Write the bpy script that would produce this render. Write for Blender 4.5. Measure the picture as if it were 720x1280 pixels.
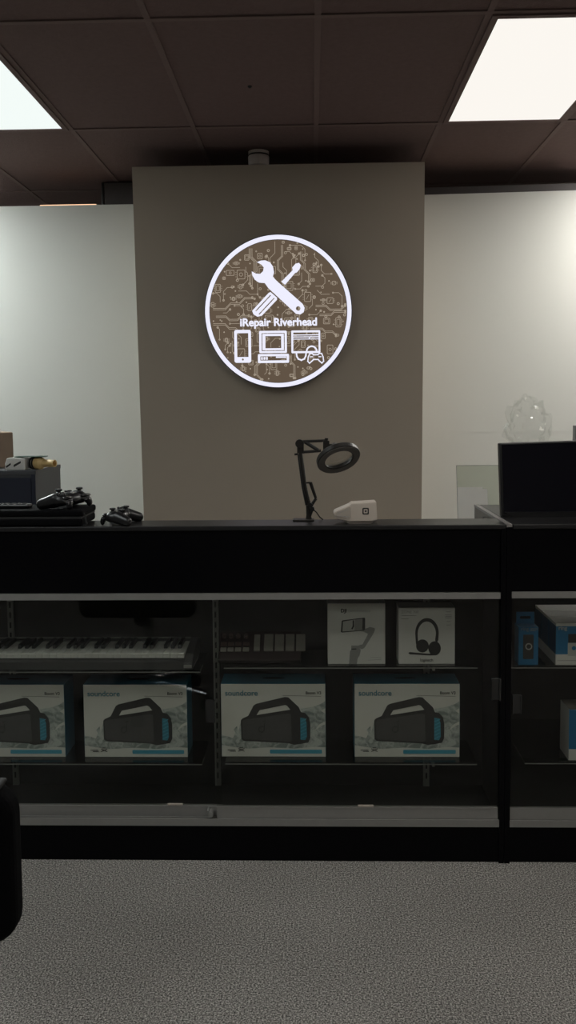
import bpy, bmesh, math, random
from mathutils import Vector, Matrix, Quaternion, noise

S = bpy.context.scene
for o in list(bpy.data.objects):
    bpy.data.objects.remove(o)
C = S.collection
PI = math.pi

# ------------------------------------------------------------------ camera
cam_d = bpy.data.cameras.new('camera')
cam = bpy.data.objects.new('camera', cam_d); C.objects.link(cam)
cam_d.sensor_fit = 'VERTICAL'; cam_d.sensor_height = 36.0
cam_d.lens = 36.0 * 1080.0 / 1280.0
cam_d.shift_y = -55.0 / 1280.0
cam_d.clip_start = 0.02
YAW, PITCH, ROLL = 0.02838, 0.07183, 0.0095
fw = Vector((-math.sin(YAW) * math.cos(PITCH), math.cos(YAW) * math.cos(PITCH), -math.sin(PITCH)))
rt = Vector((math.cos(YAW), math.sin(YAW), 0))
up = rt.cross(fw)
r2 = rt * math.cos(ROLL) - up * math.sin(ROLL)
u2 = rt * math.sin(ROLL) + up * math.cos(ROLL)
M = Matrix((r2, u2, -fw)).transposed().to_4x4()
M.translation = Vector((0, 0, 1.307))
cam.matrix_world = M
S.camera = cam

# ------------------------------------------------------------------ world, exposure
S.view_settings.view_transform = 'Standard'
S.view_settings.look = 'None'
S.view_settings.gamma = 1.0
S.view_settings.use_curve_mapping = False
S.view_settings.exposure = 0.0
W = bpy.data.worlds.new('world'); S.world = W; W.use_nodes = True
W.node_tree.nodes['Background'].inputs[0].default_value = (0.6, 0.65, 0.7, 1)
W.node_tree.nodes['Background'].inputs[1].default_value = 0.02

LAMP_COOL = 0.97      # emission of the ceiling diffusers
LAMP_WARM = 0.97
LAMP_FILL = 8.6     # unseen panels added to light the room and the counter fronts
LAMP_WALL_LEFT, LAMP_WALL_RIGHT = 46.0, 33.0   # panels beside the partition wings
SIGN_GLOW = 1.0

# ------------------------------------------------------------------ materials
def srgb(r, g, b):
    f = lambda c: (c / 255.0 / 12.92) if c / 255.0 <= 0.04045 else ((c / 255.0 + 0.055) / 1.055) ** 2.4
    return (f(r), f(g), f(b))

def mat(name, col, rough=0.5, metal=0.0, var=0.08, scale=20.0, bump=0.0, bscale=None, spec=None, coat=0.0):
    m = bpy.data.materials.new(name); m.use_nodes = True
    nt = m.node_tree; p = nt.nodes['Principled BSDF']
    tc = nt.nodes.new('ShaderNodeTexCoord')
    n = nt.nodes.new('ShaderNodeTexNoise'); n.inputs['Scale'].default_value = scale; n.inputs['Detail'].default_value = 3
    nt.links.new(tc.outputs['Object'], n.inputs['Vector'])
    mx = nt.nodes.new('ShaderNodeMix'); mx.data_type = 'RGBA'
    mx.inputs['A'].default_value = (*[c * (1 - var) for c in col], 1)
    mx.inputs['B'].default_value = (*[min(1, c * (1 + var)) for c in col], 1)
    nt.links.new(n.outputs['Fac'], mx.inputs['Factor'])
    nt.links.new(mx.outputs['Result'], p.inputs['Base Color'])
    p.inputs['Roughness'].default_value = rough
    p.inputs['Metallic'].default_value = metal
    if spec is not None: p.inputs['Specular IOR Level'].default_value = spec
    if coat: p.inputs['Coat Weight'].default_value = coat
    if bump:
        b = nt.nodes.new('ShaderNodeBump'); b.inputs['Strength'].default_value = bump; b.inputs['Distance'].default_value = 0.004
        n2 = nt.nodes.new('ShaderNodeTexNoise'); n2.inputs['Scale'].default_value = bscale or scale * 4; n2.inputs['Detail'].default_value = 4
        nt.links.new(tc.outputs['Object'], n2.inputs['Vector'])
        nt.links.new(n2.outputs['Fac'], b.inputs['Height']); nt.links.new(b.outputs['Normal'], p.inputs['Normal'])
    return m

def emit(name, col, s):
    m = bpy.data.materials.new(name); m.use_nodes = True
    nt = m.node_tree; nt.nodes.clear()
    e = nt.nodes.new('ShaderNodeEmission'); o = nt.nodes.new('ShaderNodeOutputMaterial')
    e.inputs[0].default_value = (*col, 1); e.inputs[1].default_value = s
    nt.links.new(e.outputs[0], o.inputs[0])
    return m

def glass(name, tint, refl=1.0, rough=0.01, bump=0.0, ior=1.45):
    m = bpy.data.materials.new(name); m.use_nodes = True
    nt = m.node_tree; nt.nodes.clear()
    t = nt.nodes.new('ShaderNodeBsdfTransparent'); t.inputs[0].default_value = (*tint, 1)
    g = nt.nodes.new('ShaderNodeBsdfGlossy'); g.inputs['Color'].default_value = (refl, refl, refl, 1); g.inputs['Roughness'].default_value = rough
    f = nt.nodes.new('ShaderNodeFresnel'); f.inputs['IOR'].default_value = ior
    x = nt.nodes.new('ShaderNodeMixShader'); o = nt.nodes.new('ShaderNodeOutputMaterial')
    # reflect only on the outer face of a pane
    gm = nt.nodes.new('ShaderNodeNewGeometry'); iv = nt.nodes.new('ShaderNodeMath'); iv.operation = 'SUBTRACT'; iv.inputs[0].default_value = 1.0
    ml = nt.nodes.new('ShaderNodeMath'); ml.operation = 'MULTIPLY'
    nt.links.new(gm.outputs['Backfacing'], iv.inputs[1]); nt.links.new(iv.outputs[0], ml.inputs[0]); nt.links.new(f.outputs[0], ml.inputs[1])
    nt.links.new(ml.outputs[0], x.inputs[0]); nt.links.new(t.outputs[0], x.inputs[1]); nt.links.new(g.outputs[0], x.inputs[2])
    nt.links.new(x.outputs[0], o.inputs[0])
    if bump:
        n = nt.nodes.new('ShaderNodeTexNoise'); n.inputs['Scale'].default_value = 40
        b = nt.nodes.new('ShaderNodeBump'); b.inputs['Strength'].default_value = bump; b.inputs['Distance'].default_value = 0.01
        nt.links.new(n.outputs['Fac'], b.inputs['Height'])
        nt.links.new(b.outputs['Normal'], g.inputs['Normal']); nt.links.new(b.outputs['Normal'], f.inputs['Normal'])
    return m

def carpet_mat():
    m = bpy.data.materials.new('carpet'); m.use_nodes = True
    nt = m.node_tree; p = nt.nodes['Principled BSDF']
    tc = nt.nodes.new('ShaderNodeTexCoord')
    n = nt.nodes.new('ShaderNodeTexNoise'); n.inputs['Scale'].default_value = 240; n.inputs['Detail'].default_value = 2.5
    n.inputs['Roughness'].default_value = 0.7
    n3 = nt.nodes.new('ShaderNodeTexNoise'); n3.inputs['Scale'].default_value = 2.2; n3.inputs['Detail'].default_value = 2
    r = nt.nodes.new('ShaderNodeValToRGB')
    r.color_ramp.elements[0].position = 0.33; r.color_ramp.elements[0].color = (0.025, 0.024, 0.022, 1)
    r.color_ramp.elements[1].position = 0.68; r.color_ramp.elements[1].color = (0.84, 0.80, 0.745, 1)
    e = r.color_ramp.elements.new(0.5); e.color = (0.30, 0.287, 0.268, 1)
    nt.links.new(tc.outputs['Object'], n.inputs['Vector']); nt.links.new(tc.outputs['Object'], n3.inputs['Vector'])
    nt.links.new(n.outputs['Fac'], r.inputs[0])
    mx = nt.nodes.new('ShaderNodeMix'); mx.data_type = 'RGBA'; mx.blend_type = 'MULTIPLY'; mx.inputs['Factor'].default_value = 0.35
    nt.links.new(r.outputs[0], mx.inputs['A']); nt.links.new(n3.outputs['Fac'], mx.inputs['B'])
    nt.links.new(mx.outputs['Result'], p.inputs['Base Color'])
    p.inputs['Roughness'].default_value = 0.95; p.inputs['Specular IOR Level'].default_value = 0.1
    b = nt.nodes.new('ShaderNodeBump'); b.inputs['Strength'].default_value = 0.5; b.inputs['Distance'].default_value = 0.004
    nt.links.new(n.outputs['Fac'], b.inputs['Height']); nt.links.new(b.outputs['Normal'], p.inputs['Normal'])
    return m

X = {}
X['carpet'] = carpet_mat()
X['ceiling'] = mat('ceiling_tile_brown', (0.135, 0.092, 0.086), 0.95, var=0.12, scale=40, bump=0.5, bscale=120, spec=0.1)
X['tbar'] = mat('ceiling_bar_brown', (0.150, 0.103, 0.095), 0.9, spec=0.2)
X['wall'] = mat('wall_paint_white', (0.74, 0.745, 0.70), 0.75, var=0.02, scale=3, bump=0.08, bscale=150, spec=0.2)
X['column'] = mat('column_paint_greige', (0.425, 0.368, 0.302), 0.8, var=0.02, scale=3, bump=0.08, bscale=150, spec=0.2)
X['room'] = mat('room_paint_grey', (0.22, 0.21, 0.20), 0.9, var=0.05, scale=2, spec=0.1)
X['lam'] = mat('black_laminate', (0.0018, 0.0018, 0.0026), 0.3, var=0.15, scale=60, spec=0.12)
X['lamtop'] = mat('black_laminate_top', (0.014, 0.0135, 0.014), 0.34, var=0.15, scale=60, spec=0.4)
X['inner'] = mat('case_lining_black', (0.016, 0.0155, 0.015), 0.6, var=0.2, scale=12, spec=0.25)
X['endp'] = mat('end_panel_grey', (0.13, 0.115, 0.10), 0.6, var=0.1, scale=30)
X['edge'] = mat('edge_banding_grey', (0.22, 0.205, 0.195), 0.5, var=0.05)
X['alu'] = mat('brushed_aluminium', (0.33, 0.325, 0.31), 0.45, metal=0.55, var=0.06, scale=50)
X['aludk'] = mat('aluminium_standard', (0.30, 0.30, 0.285), 0.45, metal=0.4, var=0.1, scale=50)
X['slot'] = mat('slot_black', (0.006, 0.006, 0.006), 0.8)
X['glass'] = glass('case_glass', (0.86, 0.87, 0.85), 0.9)
X['shelfglass'] = glass('shelf_glass', (0.62, 0.66, 0.64), 0.9, 0.05)
X['sheet'] = glass('glass_sheet_green', (0.84, 0.865, 0.825), 0.6)
X['acryl'] = mat('clear_acrylic_pull', (0.03, 0.03, 0.029), 0.25, spec=0.35, var=0.05)
X['plastic'] = mat('black_plastic', (0.006, 0.006, 0.0065), 0.36, var=0.1, scale=80)
X['gloss'] = mat('black_gloss_plastic', (0.008, 0.008, 0.009), 0.22, var=0.1)
X['rubber'] = mat('black_rubber', (0.009, 0.009, 0.009), 0.7)
X['fabric'] = mat('black_fabric', (0.0016, 0.0016, 0.0022), 0.85, spec=0.1, var=0.3, scale=120, bump=0.4, bscale=500)
X['screen'] = mat('dark_screen', (0.003, 0.003, 0.006), 0.12, spec=0.45)
X['navy'] = mat('navy_cabinet_steel', (0.012, 0.016, 0.032), 0.45, var=0.06)
X['cabside'] = mat('grey_cabinet_steel', (0.055, 0.058, 0.066), 0.5, var=0.06)
X['kraft'] = mat('kraft_cardboard', (0.27, 0.195, 0.14), 0.85, var=0.12, scale=18)
X['white'] = mat('white_print', (0.74, 0.73, 0.68), 0.5, var=0.02)
X['whitebox'] = mat('white_carton', (0.70, 0.69, 0.66), 0.6, var=0.03)
X['whiteplastic'] = mat('white_plastic', (0.53, 0.465, 0.40), 0.4, var=0.02)
X['offwhite'] = mat('off_white_plastic', (0.40, 0.35, 0.30), 0.4, var=0.04)
X['ink'] = mat('black_ink', (0.02, 0.02, 0.02), 0.5)
X['inkgrey'] = mat('grey_ink', (0.30, 0.30, 0.29), 0.5)
X['inklight'] = mat('light_grey_ink', (0.50, 0.50, 0.47), 0.5)
X['teal'] = mat('teal_ink', (0.05, 0.26, 0.36), 0.5)
X['cyan'] = mat('cyan_ink', (0.075, 0.36, 0.50), 0.5)
X['bluecard'] = mat('blue_card', (0.02, 0.15, 0.23), 0.45, var=0.3, scale=6)
X['spkdark'] = mat('speaker_ink_dark', (0.045, 0.043, 0.043), 0.5)
X['spkgrey'] = mat('speaker_ink_grey', (0.09, 0.088, 0.088), 0.5, var=0.2, scale=30)
X['splash'] = mat('splash_ink', (0.27, 0.31, 0.295), 0.5, var=0.45, scale=60)
_nt = X['splash'].node_tree; _n = [n for n in _nt.nodes if n.type == 'TEX_NOISE'][0]; _m = [n for n in _nt.nodes if n.type == 'MIX'][0]
_n.inputs['Scale'].default_value = 38; _n.inputs['Detail'].default_value = 5; _n.inputs['Distortion'].default_value = 1.5
_r = _nt.nodes.new('ShaderNodeValToRGB'); _r.color_ramp.elements[0].position = 0.38; _r.color_ramp.elements[1].position = 0.62
_nt.links.new(_n.outputs['Fac'], _r.inputs[0]); _nt.links.new(_r.outputs[0], _m.inputs['Factor'])
_m.inputs['A'].default_value = (0.24, 0.28, 0.265, 1); _m.inputs['B'].default_value = (0.56, 0.59, 0.56, 1)
X['ringblue'] = mat('blue_box_card', (0.012, 0.17, 0.36), 0.45, var=0.06)
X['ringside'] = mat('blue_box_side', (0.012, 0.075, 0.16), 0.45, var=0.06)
X['yellow'] = mat('yellow_plastic', (0.62, 0.44, 0.19), 0.45, var=0.06)
X['orange'] = mat('orange_inside', (0.45, 0.16, 0.06), 0.6)
X['green'] = mat('green_board', (0.03, 0.07, 0.045), 0.5, var=0.3, scale=60)
X['keywhite'] = mat('white_keys', (0.78, 0.78, 0.74), 0.4, var=0.03)
X['keyblack'] = mat('black_keys', (0.008, 0.008, 0.009), 0.4)
X['kbbody'] = mat('keyboard_body_grey', (0.055, 0.055, 0.055), 0.45)
X['redbody'] = mat('dark_red_pad_body', (0.014, 0.0042, 0.0048), 0.5)
X['pad'] = mat('grey_rubber_pad', (0.24, 0.225, 0.20), 0.7, var=0.15, scale=90)
X['padred'] = mat('dark_pad', (0.085, 0.05, 0.048), 0.7, var=0.15, scale=90)
X['chrome'] = mat('chrome', (0.55, 0.55, 0.55), 0.2, metal=1.0)
X['bronze'] = mat('dark_bronze_metal', (0.014, 0.012, 0.010), 0.42, spec=0.35)
X['diff'] = mat('frosted_lamp_ring', (0.085, 0.078, 0.072), 0.6)
X['beam'] = mat('dark_beam', (0.09, 0.08, 0.08), 0.7)
X['bag'] = glass('clear_plastic_bag', (0.965, 0.97, 0.965), 1.0, 0.12, 0.0, 1.45)
X['lens'] = glass('magnifier_lens', (0.93, 0.93, 0.92), 0.8)
X['detector'] = mat('detector_plastic', (0.80, 0.72, 0.67), 0.5)
X['cool'] = emit('diffuser_cool', (0.93, 1.0, 0.97), LAMP_COOL)
X['coolfill'] = emit('diffuser_cool_fill', (0.94, 1.0, 0.99), LAMP_FILL)
X['warmish'] = emit('diffuser_neutral', (1.0, 0.96, 0.90), LAMP_WARM)
X['warmfill'] = emit('diffuser_neutral_fill', (1.0, 0.95, 0.885), LAMP_FILL)
X['coolwall'] = emit('diffuser_cool_bright', (0.92, 0.99, 0.98), LAMP_WALL_LEFT)
X['warmwall'] = emit('diffuser_neutral_bright', (1.0, 0.975, 0.92), LAMP_WALL_RIGHT)
X['amber'] = emit('amber_strip', (1.0, 0.62, 0.38), 1.3)
X['signwhite'] = emit('sign_white_glow', (0.86, 0.86, 1.0), SIGN_GLOW)
X['signface'] = emit('sign_face_brown', srgb(98, 84, 70), 0.98)
X['signtrace'] = emit('sign_trace_tan', srgb(176, 163, 146), 0.92)
X['signside'] = mat('sign_side_navy', (0.02, 0.022, 0.045), 0.4)
X['signink'] = emit('sign_ink_brown', srgb(84, 76, 84), 0.8)

# ------------------------------------------------------------------ mesh helpers
def obj(name, bm, m, parent=None, smooth=False, bevel=0.0, seg=2, autos=None):
    me = bpy.data.meshes.new(name)
    bmesh.ops.recalc_face_normals(bm, faces=bm.faces)
    bm.to_mesh(me); bm.free()
    ms = m if isinstance(m, (list, tuple)) else [m]
    for x in ms: me.materials.append(X[x] if isinstance(x, str) else x)
    if smooth:
        for p in me.polygons: p.use_smooth = True
    o = bpy.data.objects.new(name, me); C.objects.link(o)
    if parent is not None: o.parent = parent
    if bevel:
        b = o.modifiers.new('bevel', 'BEVEL'); b.width = bevel; b.segments = seg; b.limit_method = 'ANGLE'; b.angle_limit = math.radians(40)
    return o

def NB(): return bmesh.new()

def box(bm, x0, x1, y0, y1, z0, z1, mi=0, mtx=None):
    vs = [bm.verts.new(Vector(v)) for v in ((x0, y0, z0), (x1, y0, z0), (x1, y1, z0), (x0, y1, z0), (x0, y0, z1), (x1, y0, z1), (x1, y1, z1), (x0, y1, z1))]
    if mtx is not None:
        for v in vs: v.co = mtx @ v.co
    fs = [bm.faces.new([vs[i] for i in q]) for q in ((0, 3, 2, 1), (4, 5, 6, 7), (0, 1, 5, 4), (1, 2, 6, 5), (2, 3, 7, 6), (3, 0, 4, 7))]
    for f in fs: f.material_index = mi
    return fs   # bottom, top, front(-y), right(+x), back, left

def bx(*a, **k):
    bm = NB(); box(bm, *a, **k); return bm

def prism(bm, pts, a0, a1, axis='y', mi=0):
    def v(p, a): return {'y': (p[0], a, p[1]), 'z': (p[0], p[1], a), 'x': (a, p[0], p[1])}[axis]
    A = [bm.verts.new(v(p, a0)) for p in pts]; B = [bm.verts.new(v(p, a1)) for p in pts]
    n = len(pts)
    fs = [bm.faces.new(A), bm.faces.new(B[::-1])]
    for i in range(n): fs.append(bm.faces.new((A[i], B[i], B[(i + 1) % n], A[(i + 1) % n])))
    for f in fs: f.material_index = mi
    return fs

def tube(bm, pts, r, n=10, caps=True):
    pts = [Vector(p) for p in pts]
    rs = r if isinstance(r, (list, tuple)) else [r] * len(pts)
    rings = []; prev = None
    for i, p in enumerate(pts):
        d = (pts[min(i + 1, len(pts) - 1)] - pts[max(i - 1, 0)]).normalized()
        if prev is None:
            a = d.orthogonal().normalized()
        else:
            a = (prev - d * prev.dot(d)).normalized()
        prev = a; b = d.cross(a)
        rings.append([bm.verts.new(p + (a * math.cos(2 * PI * k / n) + b * math.sin(2 * PI * k / n)) * rs[i]) for k in range(n)])
    for A, B in zip(rings, rings[1:]):
        for k in range(n): bm.faces.new((A[k], A[(k + 1) % n], B[(k + 1) % n], B[k]))
    if caps: bm.faces.new(rings[0][::-1]); bm.faces.new(rings[-1])

def lathe(bm, prof, n=32, mtx=None, closed=False):
    rings = []
    for (r, z) in prof:
        if r < 1e-6: rings.append([bm.verts.new((0, 0, z))])
        else: rings.append([bm.verts.new((r * math.cos(2 * PI * k / n), r * math.sin(2 * PI * k / n), z)) for k in range(n)])
    pairs = list(zip(rings, rings[1:]))
    if closed: pairs.append((rings[-1], rings[0]))
    for A, B in pairs:
        for k in range(n):
            q = [A[k % len(A)], A[(k + 1) % len(A)], B[(k + 1) % len(B)], B[k % len(B)]]
            u = []
            for v in q:
                if v not in u: u.append(v)
            if len(u) >= 3: bm.faces.new(u)
    if mtx is not None:
        for R_ in rings:
            for v in R_: v.co = mtx @ v.co

def circ(cx, cy, r, n=24, ry=None):
    ry = ry or r
    return [(cx + r * math.cos(2 * PI * k / n), cy + ry * math.sin(2 * PI * k / n)) for k in range(n)]

def rrect(x0, y0, x1, y1, r, n=4):
    p = []
    for (cx, cy, a) in ((x1 - r, y1 - r, 0), (x0 + r, y1 - r, 90), (x0 + r, y0 + r, 180), (x1 - r, y0 + r, 270)):
        for k in range(n + 1):
            t = math.radians(a + 90 * k / n); p.append((cx + r * math.cos(t), cy + r * math.sin(t)))
    return p

def curve_mesh(cu):
    o = bpy.data.objects.new('tmp', cu); C.objects.link(o)
    dg = bpy.context.evaluated_depsgraph_get(); dg.update()
    me = bpy.data.meshes.new_from_object(o.evaluated_get(dg))
    bpy.data.objects.remove(o); bpy.data.curves.remove(cu)
    return me

def plate(polys, th, mtx):
    """flat shape with holes (even-odd), extruded; local XY plane -> mtx"""
    cu = bpy.data.curves.new('c', 'CURVE'); cu.dimensions = '2D'; cu.fill_mode = 'BOTH'; cu.extrude = th / 2
    for pl in polys:
        s = cu.splines.new('POLY'); s.points.add(len(pl) - 1); s.use_cyclic_u = True
        for i, p in enumerate(pl): s.points[i].co = (p[0], p[1], 0, 1)
    me = curve_mesh(cu); bm = NB(); bm.from_mesh(me); bpy.data.meshes.remove(me)
    bmesh.ops.transform(bm, matrix=mtx, verts=bm.verts)
    return bm

def text_bm(txt, width, th, mtx, bold=0.0, height=None):
    """text centred on its own box, scaled to width (and height)"""
    cu = bpy.data.curves.new('t', 'FONT'); cu.body = txt; cu.size = 1; cu.extrude = 0.02
    me = curve_mesh(cu); bm = NB()
    steps = [(0, 0)] if not bold else [(bold * math.cos(a * PI / 4), bold * math.sin(a * PI / 4)) for a in range(8)]
    for dx, dy in steps:     # thicken the strokes
        n0 = len(bm.verts); bm.from_mesh(me); bm.verts.ensure_lookup_table()
        for v in bm.verts[n0:]: v.co.x += dx; v.co.y += dy
    bpy.data.meshes.remove(me)
    xs = [v.co.x for v in bm.verts]; ys = [v.co.y for v in bm.verts]
    w = max(xs) - min(xs); h = max(ys) - min(ys); cx = (max(xs) + min(xs)) / 2; cy = (max(ys) + min(ys)) / 2
    sx = width / w; sy = (height / h) if height else sx
    for v in bm.verts: v.co = Vector(((v.co.x - cx) * sx, (v.co.y - cy) * sy, v.co.z / 0.02 * th / 2))
    bmesh.ops.transform(bm, matrix=mtx, verts=bm.verts)
    return bm

def join(*bms):
    """merge several bmeshes into the first"""
    a = bms[0]
    for b in bms[1:]:
        me = bpy.data.meshes.new('j'); b.to_mesh(me); b.free(); a.from_mesh(me); bpy.data.meshes.remove(me)
    return a

def facing(cx, y, cz):
    """local XY plane stands upright facing -y"""
    return Matrix.Translation((cx, y, cz)) @ Matrix(((1, 0, 0, 0), (0, 0, -1, 0), (0, 1, 0, 0), (0, 0, 0, 1)))

def stroke(bm, pts, w, th, mtx):
    for (a, b) in zip(pts, pts[1:]):
        a = Vector((a[0], a[1], 0)); b = Vector((b[0], b[1], 0)); d = (b - a)
        if d.length < 1e-7: continue
        d.normalize(); n = Vector((-d.y, d.x, 0)) * w / 2; e = d * w / 2
        q = [a - e + n, a - e - n, b + e - n, b + e + n]
        A = [bm.verts.new(mtx @ (p + Vector((0, 0, th)))) for p in q]; B = [bm.verts.new(mtx @ p) for p in q]
        bm.faces.new(A); bm.faces.new(B[::-1])
        for i in range(4): bm.faces.new((A[i], B[i], B[(i + 1) % 4], A[(i + 1) % 4]))

def thing(name, label, cat, loc=(0, 0, 0), rz=0.0, group=None):
    o = bpy.data.objects.new(name, None); C.objects.link(o)
    o.empty_display_size = 0.05
    o.location = loc; o.rotation_euler = (0, 0, rz); o['label'] = label; o['category'] = cat
    if group: o['group'] = group
    return o

def struct(name, bm, m, **k):
    o = obj(name, bm, m, **k); o['kind'] = 'structure'; return o

def dup(root, loc, label, group=None, rz=None):
    kids = {}
    for o in C.objects:
        if o.parent: kids.setdefault(o.parent.name, []).append(o)
    r = root.copy(); C.objects.link(r); r.location = loc; r['label'] = label
    if rz is not None: r.rotation_euler = (0, 0, rz)
    if group: r['group'] = group
    for ch in kids.get(root.name, []):
        c = ch.copy(); C.objects.link(c); c.parent = r
        for g in kids.get(ch.name, []):
            d = g.copy(); C.objects.link(d); d.parent = c
    return r

def organic(balls, voxel=0.003, smooth=6):
    """fuse ellipsoids (centre, radii) into one smooth skin"""
    bm = NB()
    for c, r in balls:
        mt = Matrix.Translation(c) @ Matrix.Diagonal((*r, 1))
        bmesh.ops.create_icosphere(bm, subdivisions=3, radius=1, matrix=mt)
    me = bpy.data.meshes.new('o'); bm.to_mesh(me); bm.free()
    o = bpy.data.objects.new('tmp', me); C.objects.link(o)
    r = o.modifiers.new('r', 'REMESH'); r.mode = 'VOXEL'; r.voxel_size = voxel
    s = o.modifiers.new('s', 'SMOOTH'); s.iterations = smooth; s.factor = 0.5
    dg = bpy.context.evaluated_depsgraph_get(); dg.update()
    m2 = bpy.data.meshes.new_from_object(o.evaluated_get(dg))
    bpy.data.objects.remove(o)
    b = NB(); b.from_mesh(m2); bpy.data.meshes.remove(m2); bpy.data.meshes.remove(me)
    return b

# ------------------------------------------------------------------ the room
struct('floor', bx(-3.7, 3.7, -3.2, 6.9, -0.1, 0), 'carpet')
struct('ceiling', bx(-3.7, 3.7, -3.2, 6.9, 2.695, 2.80), 'ceiling')
struct('wall_far', bx(-3.7, 3.7, 6.8, 6.9, 0, 2.695), 'room')
struct('wall_back', bx(-3.7, 3.7, -3.2, -3.1, 0, 2.695), 'room')
struct('wall_left', bx(-3.7, -3.6, -3.1, 6.8, 0, 2.695), 'room')
struct('wall_right', bx(3.6, 3.7, -3.1, 6.8, 0, 2.695), 'room')
# painted partition behind the counter: two white wings and a greige column in front
bm = NB(); prism(bm, [(-3.6, 5.2), (-0.93, 5.2), (-0.93, 5.34), (-3.6, 5.34)], 0, 2.509, 'z'); struct('wall_partition_left', bm, 'wall')
bm = NB(); prism(bm, [(0.59, 5.205), (3.6, 5.03), (3.6, 5.17), (0.59, 5.345)], 0, 2.536, 'z'); struct('wall_partition_right', bm, 'wall')
bm = NB()
prism(bm, [(-0.921, 0), (0.587, 0), (0.6072, 2.589), (-0.953, 2.589)], 4.70, 5.20); struct('wall_column', bm, 'column')
bm = NB(); prism(bm, [(0.59, 5.30), (3.6, 5.125), (3.6, 5.165), (0.59, 5.34)], 2.536, 2.60, 'z'); struct('trim_1', bm, 'beam')
# panel joint on the right wing
bm = NB(); prism(bm, [(0.59, 5.2042), (3.6, 5.0292), (3.6, 5.03), (0.59, 5.205)], 1.140, 1.146, 'z'); struct('trim_2', bm, 'wall')
# ceiling grid
bm = NB()
gx = [0.031 + 0.61 * k for k in range(-5, 6)]; gy = [4.395 + 1.205 * k for k in range(-6, 3)]
for x in gx: box(bm, x - 0.012, x + 0.012, -3.1, 6.8, 2.690, 2.696)
for y in gy: box(bm, -3.6, 3.6, y - 0.012, y + 0.012, 2.6895, 2.696)
struct('trim_3', bm, 'tbar')

# ------------------------------------------------------------------ ceiling lights
def troffer(x0, y0, label, m):
    x1, y1 = x0 + 0.61, y0 + 1.205
    t = thing('ceiling_light', label, 'ceiling light', ((x0 + x1) / 2, (y0 + y1) / 2, 2.695), 0, 'recessed fluorescent ceiling lights')
    a, b = 0.305 - 0.012, 0.6025 - 0.012
    bm = NB(); w = 0.024
    box(bm, -a, a, -b, -b + w, -0.012, 0); box(bm, -a, a, b - w, b, -0.012, 0)
    box(bm, -a, -a + w, -b + w, b - w, -0.012, 0); box(bm, a - w, a, -b + w, b - w, -0.012, 0)
    obj('frame', bm, 'tbar', t)
    obj('diffuser', bx(-a + w, a - w, -b + w, b - w, -0.007, -0.001), m, t)
    return t
GX = lambda k: 0.031 + 0.61 * k
GY = lambda k: 4.395 + 1.205 * k
troffer(GX(-3), GY(-1), 'glowing white ceiling light panel on the left, cut by the picture edge', 'cool')
troffer(GX(1), GY(-1), 'glowing white ceiling light panel on the right of the column', 'warmish')
troffer(GX(-3), GY(-3), 'unseen ceiling light panel added to light the room, on the left', 'coolfill')  # this out-of-view pair is added to light the floor and counter
troffer(GX(1), GY(-3), 'unseen ceiling light panel added to light the room, on the right', 'warmfill')
troffer(GX(-3), GY(-5), 'unseen ceiling light panel added at the rear for frontal light, on the left', 'coolfill')  # unseen rear pair, added so the carton fronts catch more light
troffer(GX(1), GY(-5), 'unseen ceiling light panel added at the rear for frontal light, on the right', 'warmfill')
troffer(GX(-5), GY(0), 'ceiling light panel close to the left wing of the partition', 'coolwall')
troffer(GX(3), GY(0) - 0.2, 'ceiling light panel close to the right wing of the partition', 'warmwall')

# ------------------------------------------------------------------ display counter (long one)
t = thing('display_counter', 'long black glass-fronted display counter with a raised ledge and aluminium tracks', 'display counter', (-0.28, 2.40, 0))
ox = -0.28
L, R_ = -1.11 - ox, 0.5365 - ox
obj('plinth', bx(L + 0.014, R_ - 0.014, 0.0, 0.26, 0, 0.107), 'lam', t)
for a in (L, R_ - 0.014): obj('end_panel', bx(a, a + 0.014, -0.008, 0.262, 0, 0.960), 'lam', t)
obj('deck', bx(L + 0.014, R_ - 0.014, 0.045, 0.24, 0.107, 0.118), 'inner', t)
obj('back_panel', bx(L + 0.014, R_ - 0.014, 0.24, 0.258, 0.107, 0.782), 'inner', t)
obj('riser_panel', bx(L + 0.014, R_ - 0.014, 0.0, 0.122, 0.782, 0.960), 'lam', t, bevel=0.002)
obj('ledge', bx(L, R_, -0.006, 0.126, 0.960, 0.973), 'lamtop', t, bevel=0.002)
obj('case_top', bx(L + 0.014, R_ - 0.014, 0.122, 0.258, 0.782, 0.795), 'lam', t)
bm = NB(); box(bm, L + 0.014, R_ - 0.014, -0.004, 0.034, 0.776, 0.782); box(bm, L + 0.014, R_ - 0.014, -0.006, -0.002, 0.764, 0.782)
box(bm, L + 0.014, R_ - 0.014, 0.012, 0.015, 0.766, 0.776); box(bm, L + 0.014, R_ - 0.014, 0.030, 0.034, 0.766, 0.776)
obj('top_track', bm, 'alu', t)
bm = NB(); box(bm, L + 0.014, R_ - 0.014, -0.006, 0.034, 0.107, 0.112); box(bm, L + 0.014, R_ - 0.014, -0.009, -0.005, 0.107, 0.1275)
box(bm, L + 0.014, R_ - 0.014, 0.012, 0.0145, 0.112, 0.124); box(bm, L + 0.014, R_ - 0.014, 0.031, 0.034, 0.112, 0.126)
obj('bottom_track', bm, 'alu', t)
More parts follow.
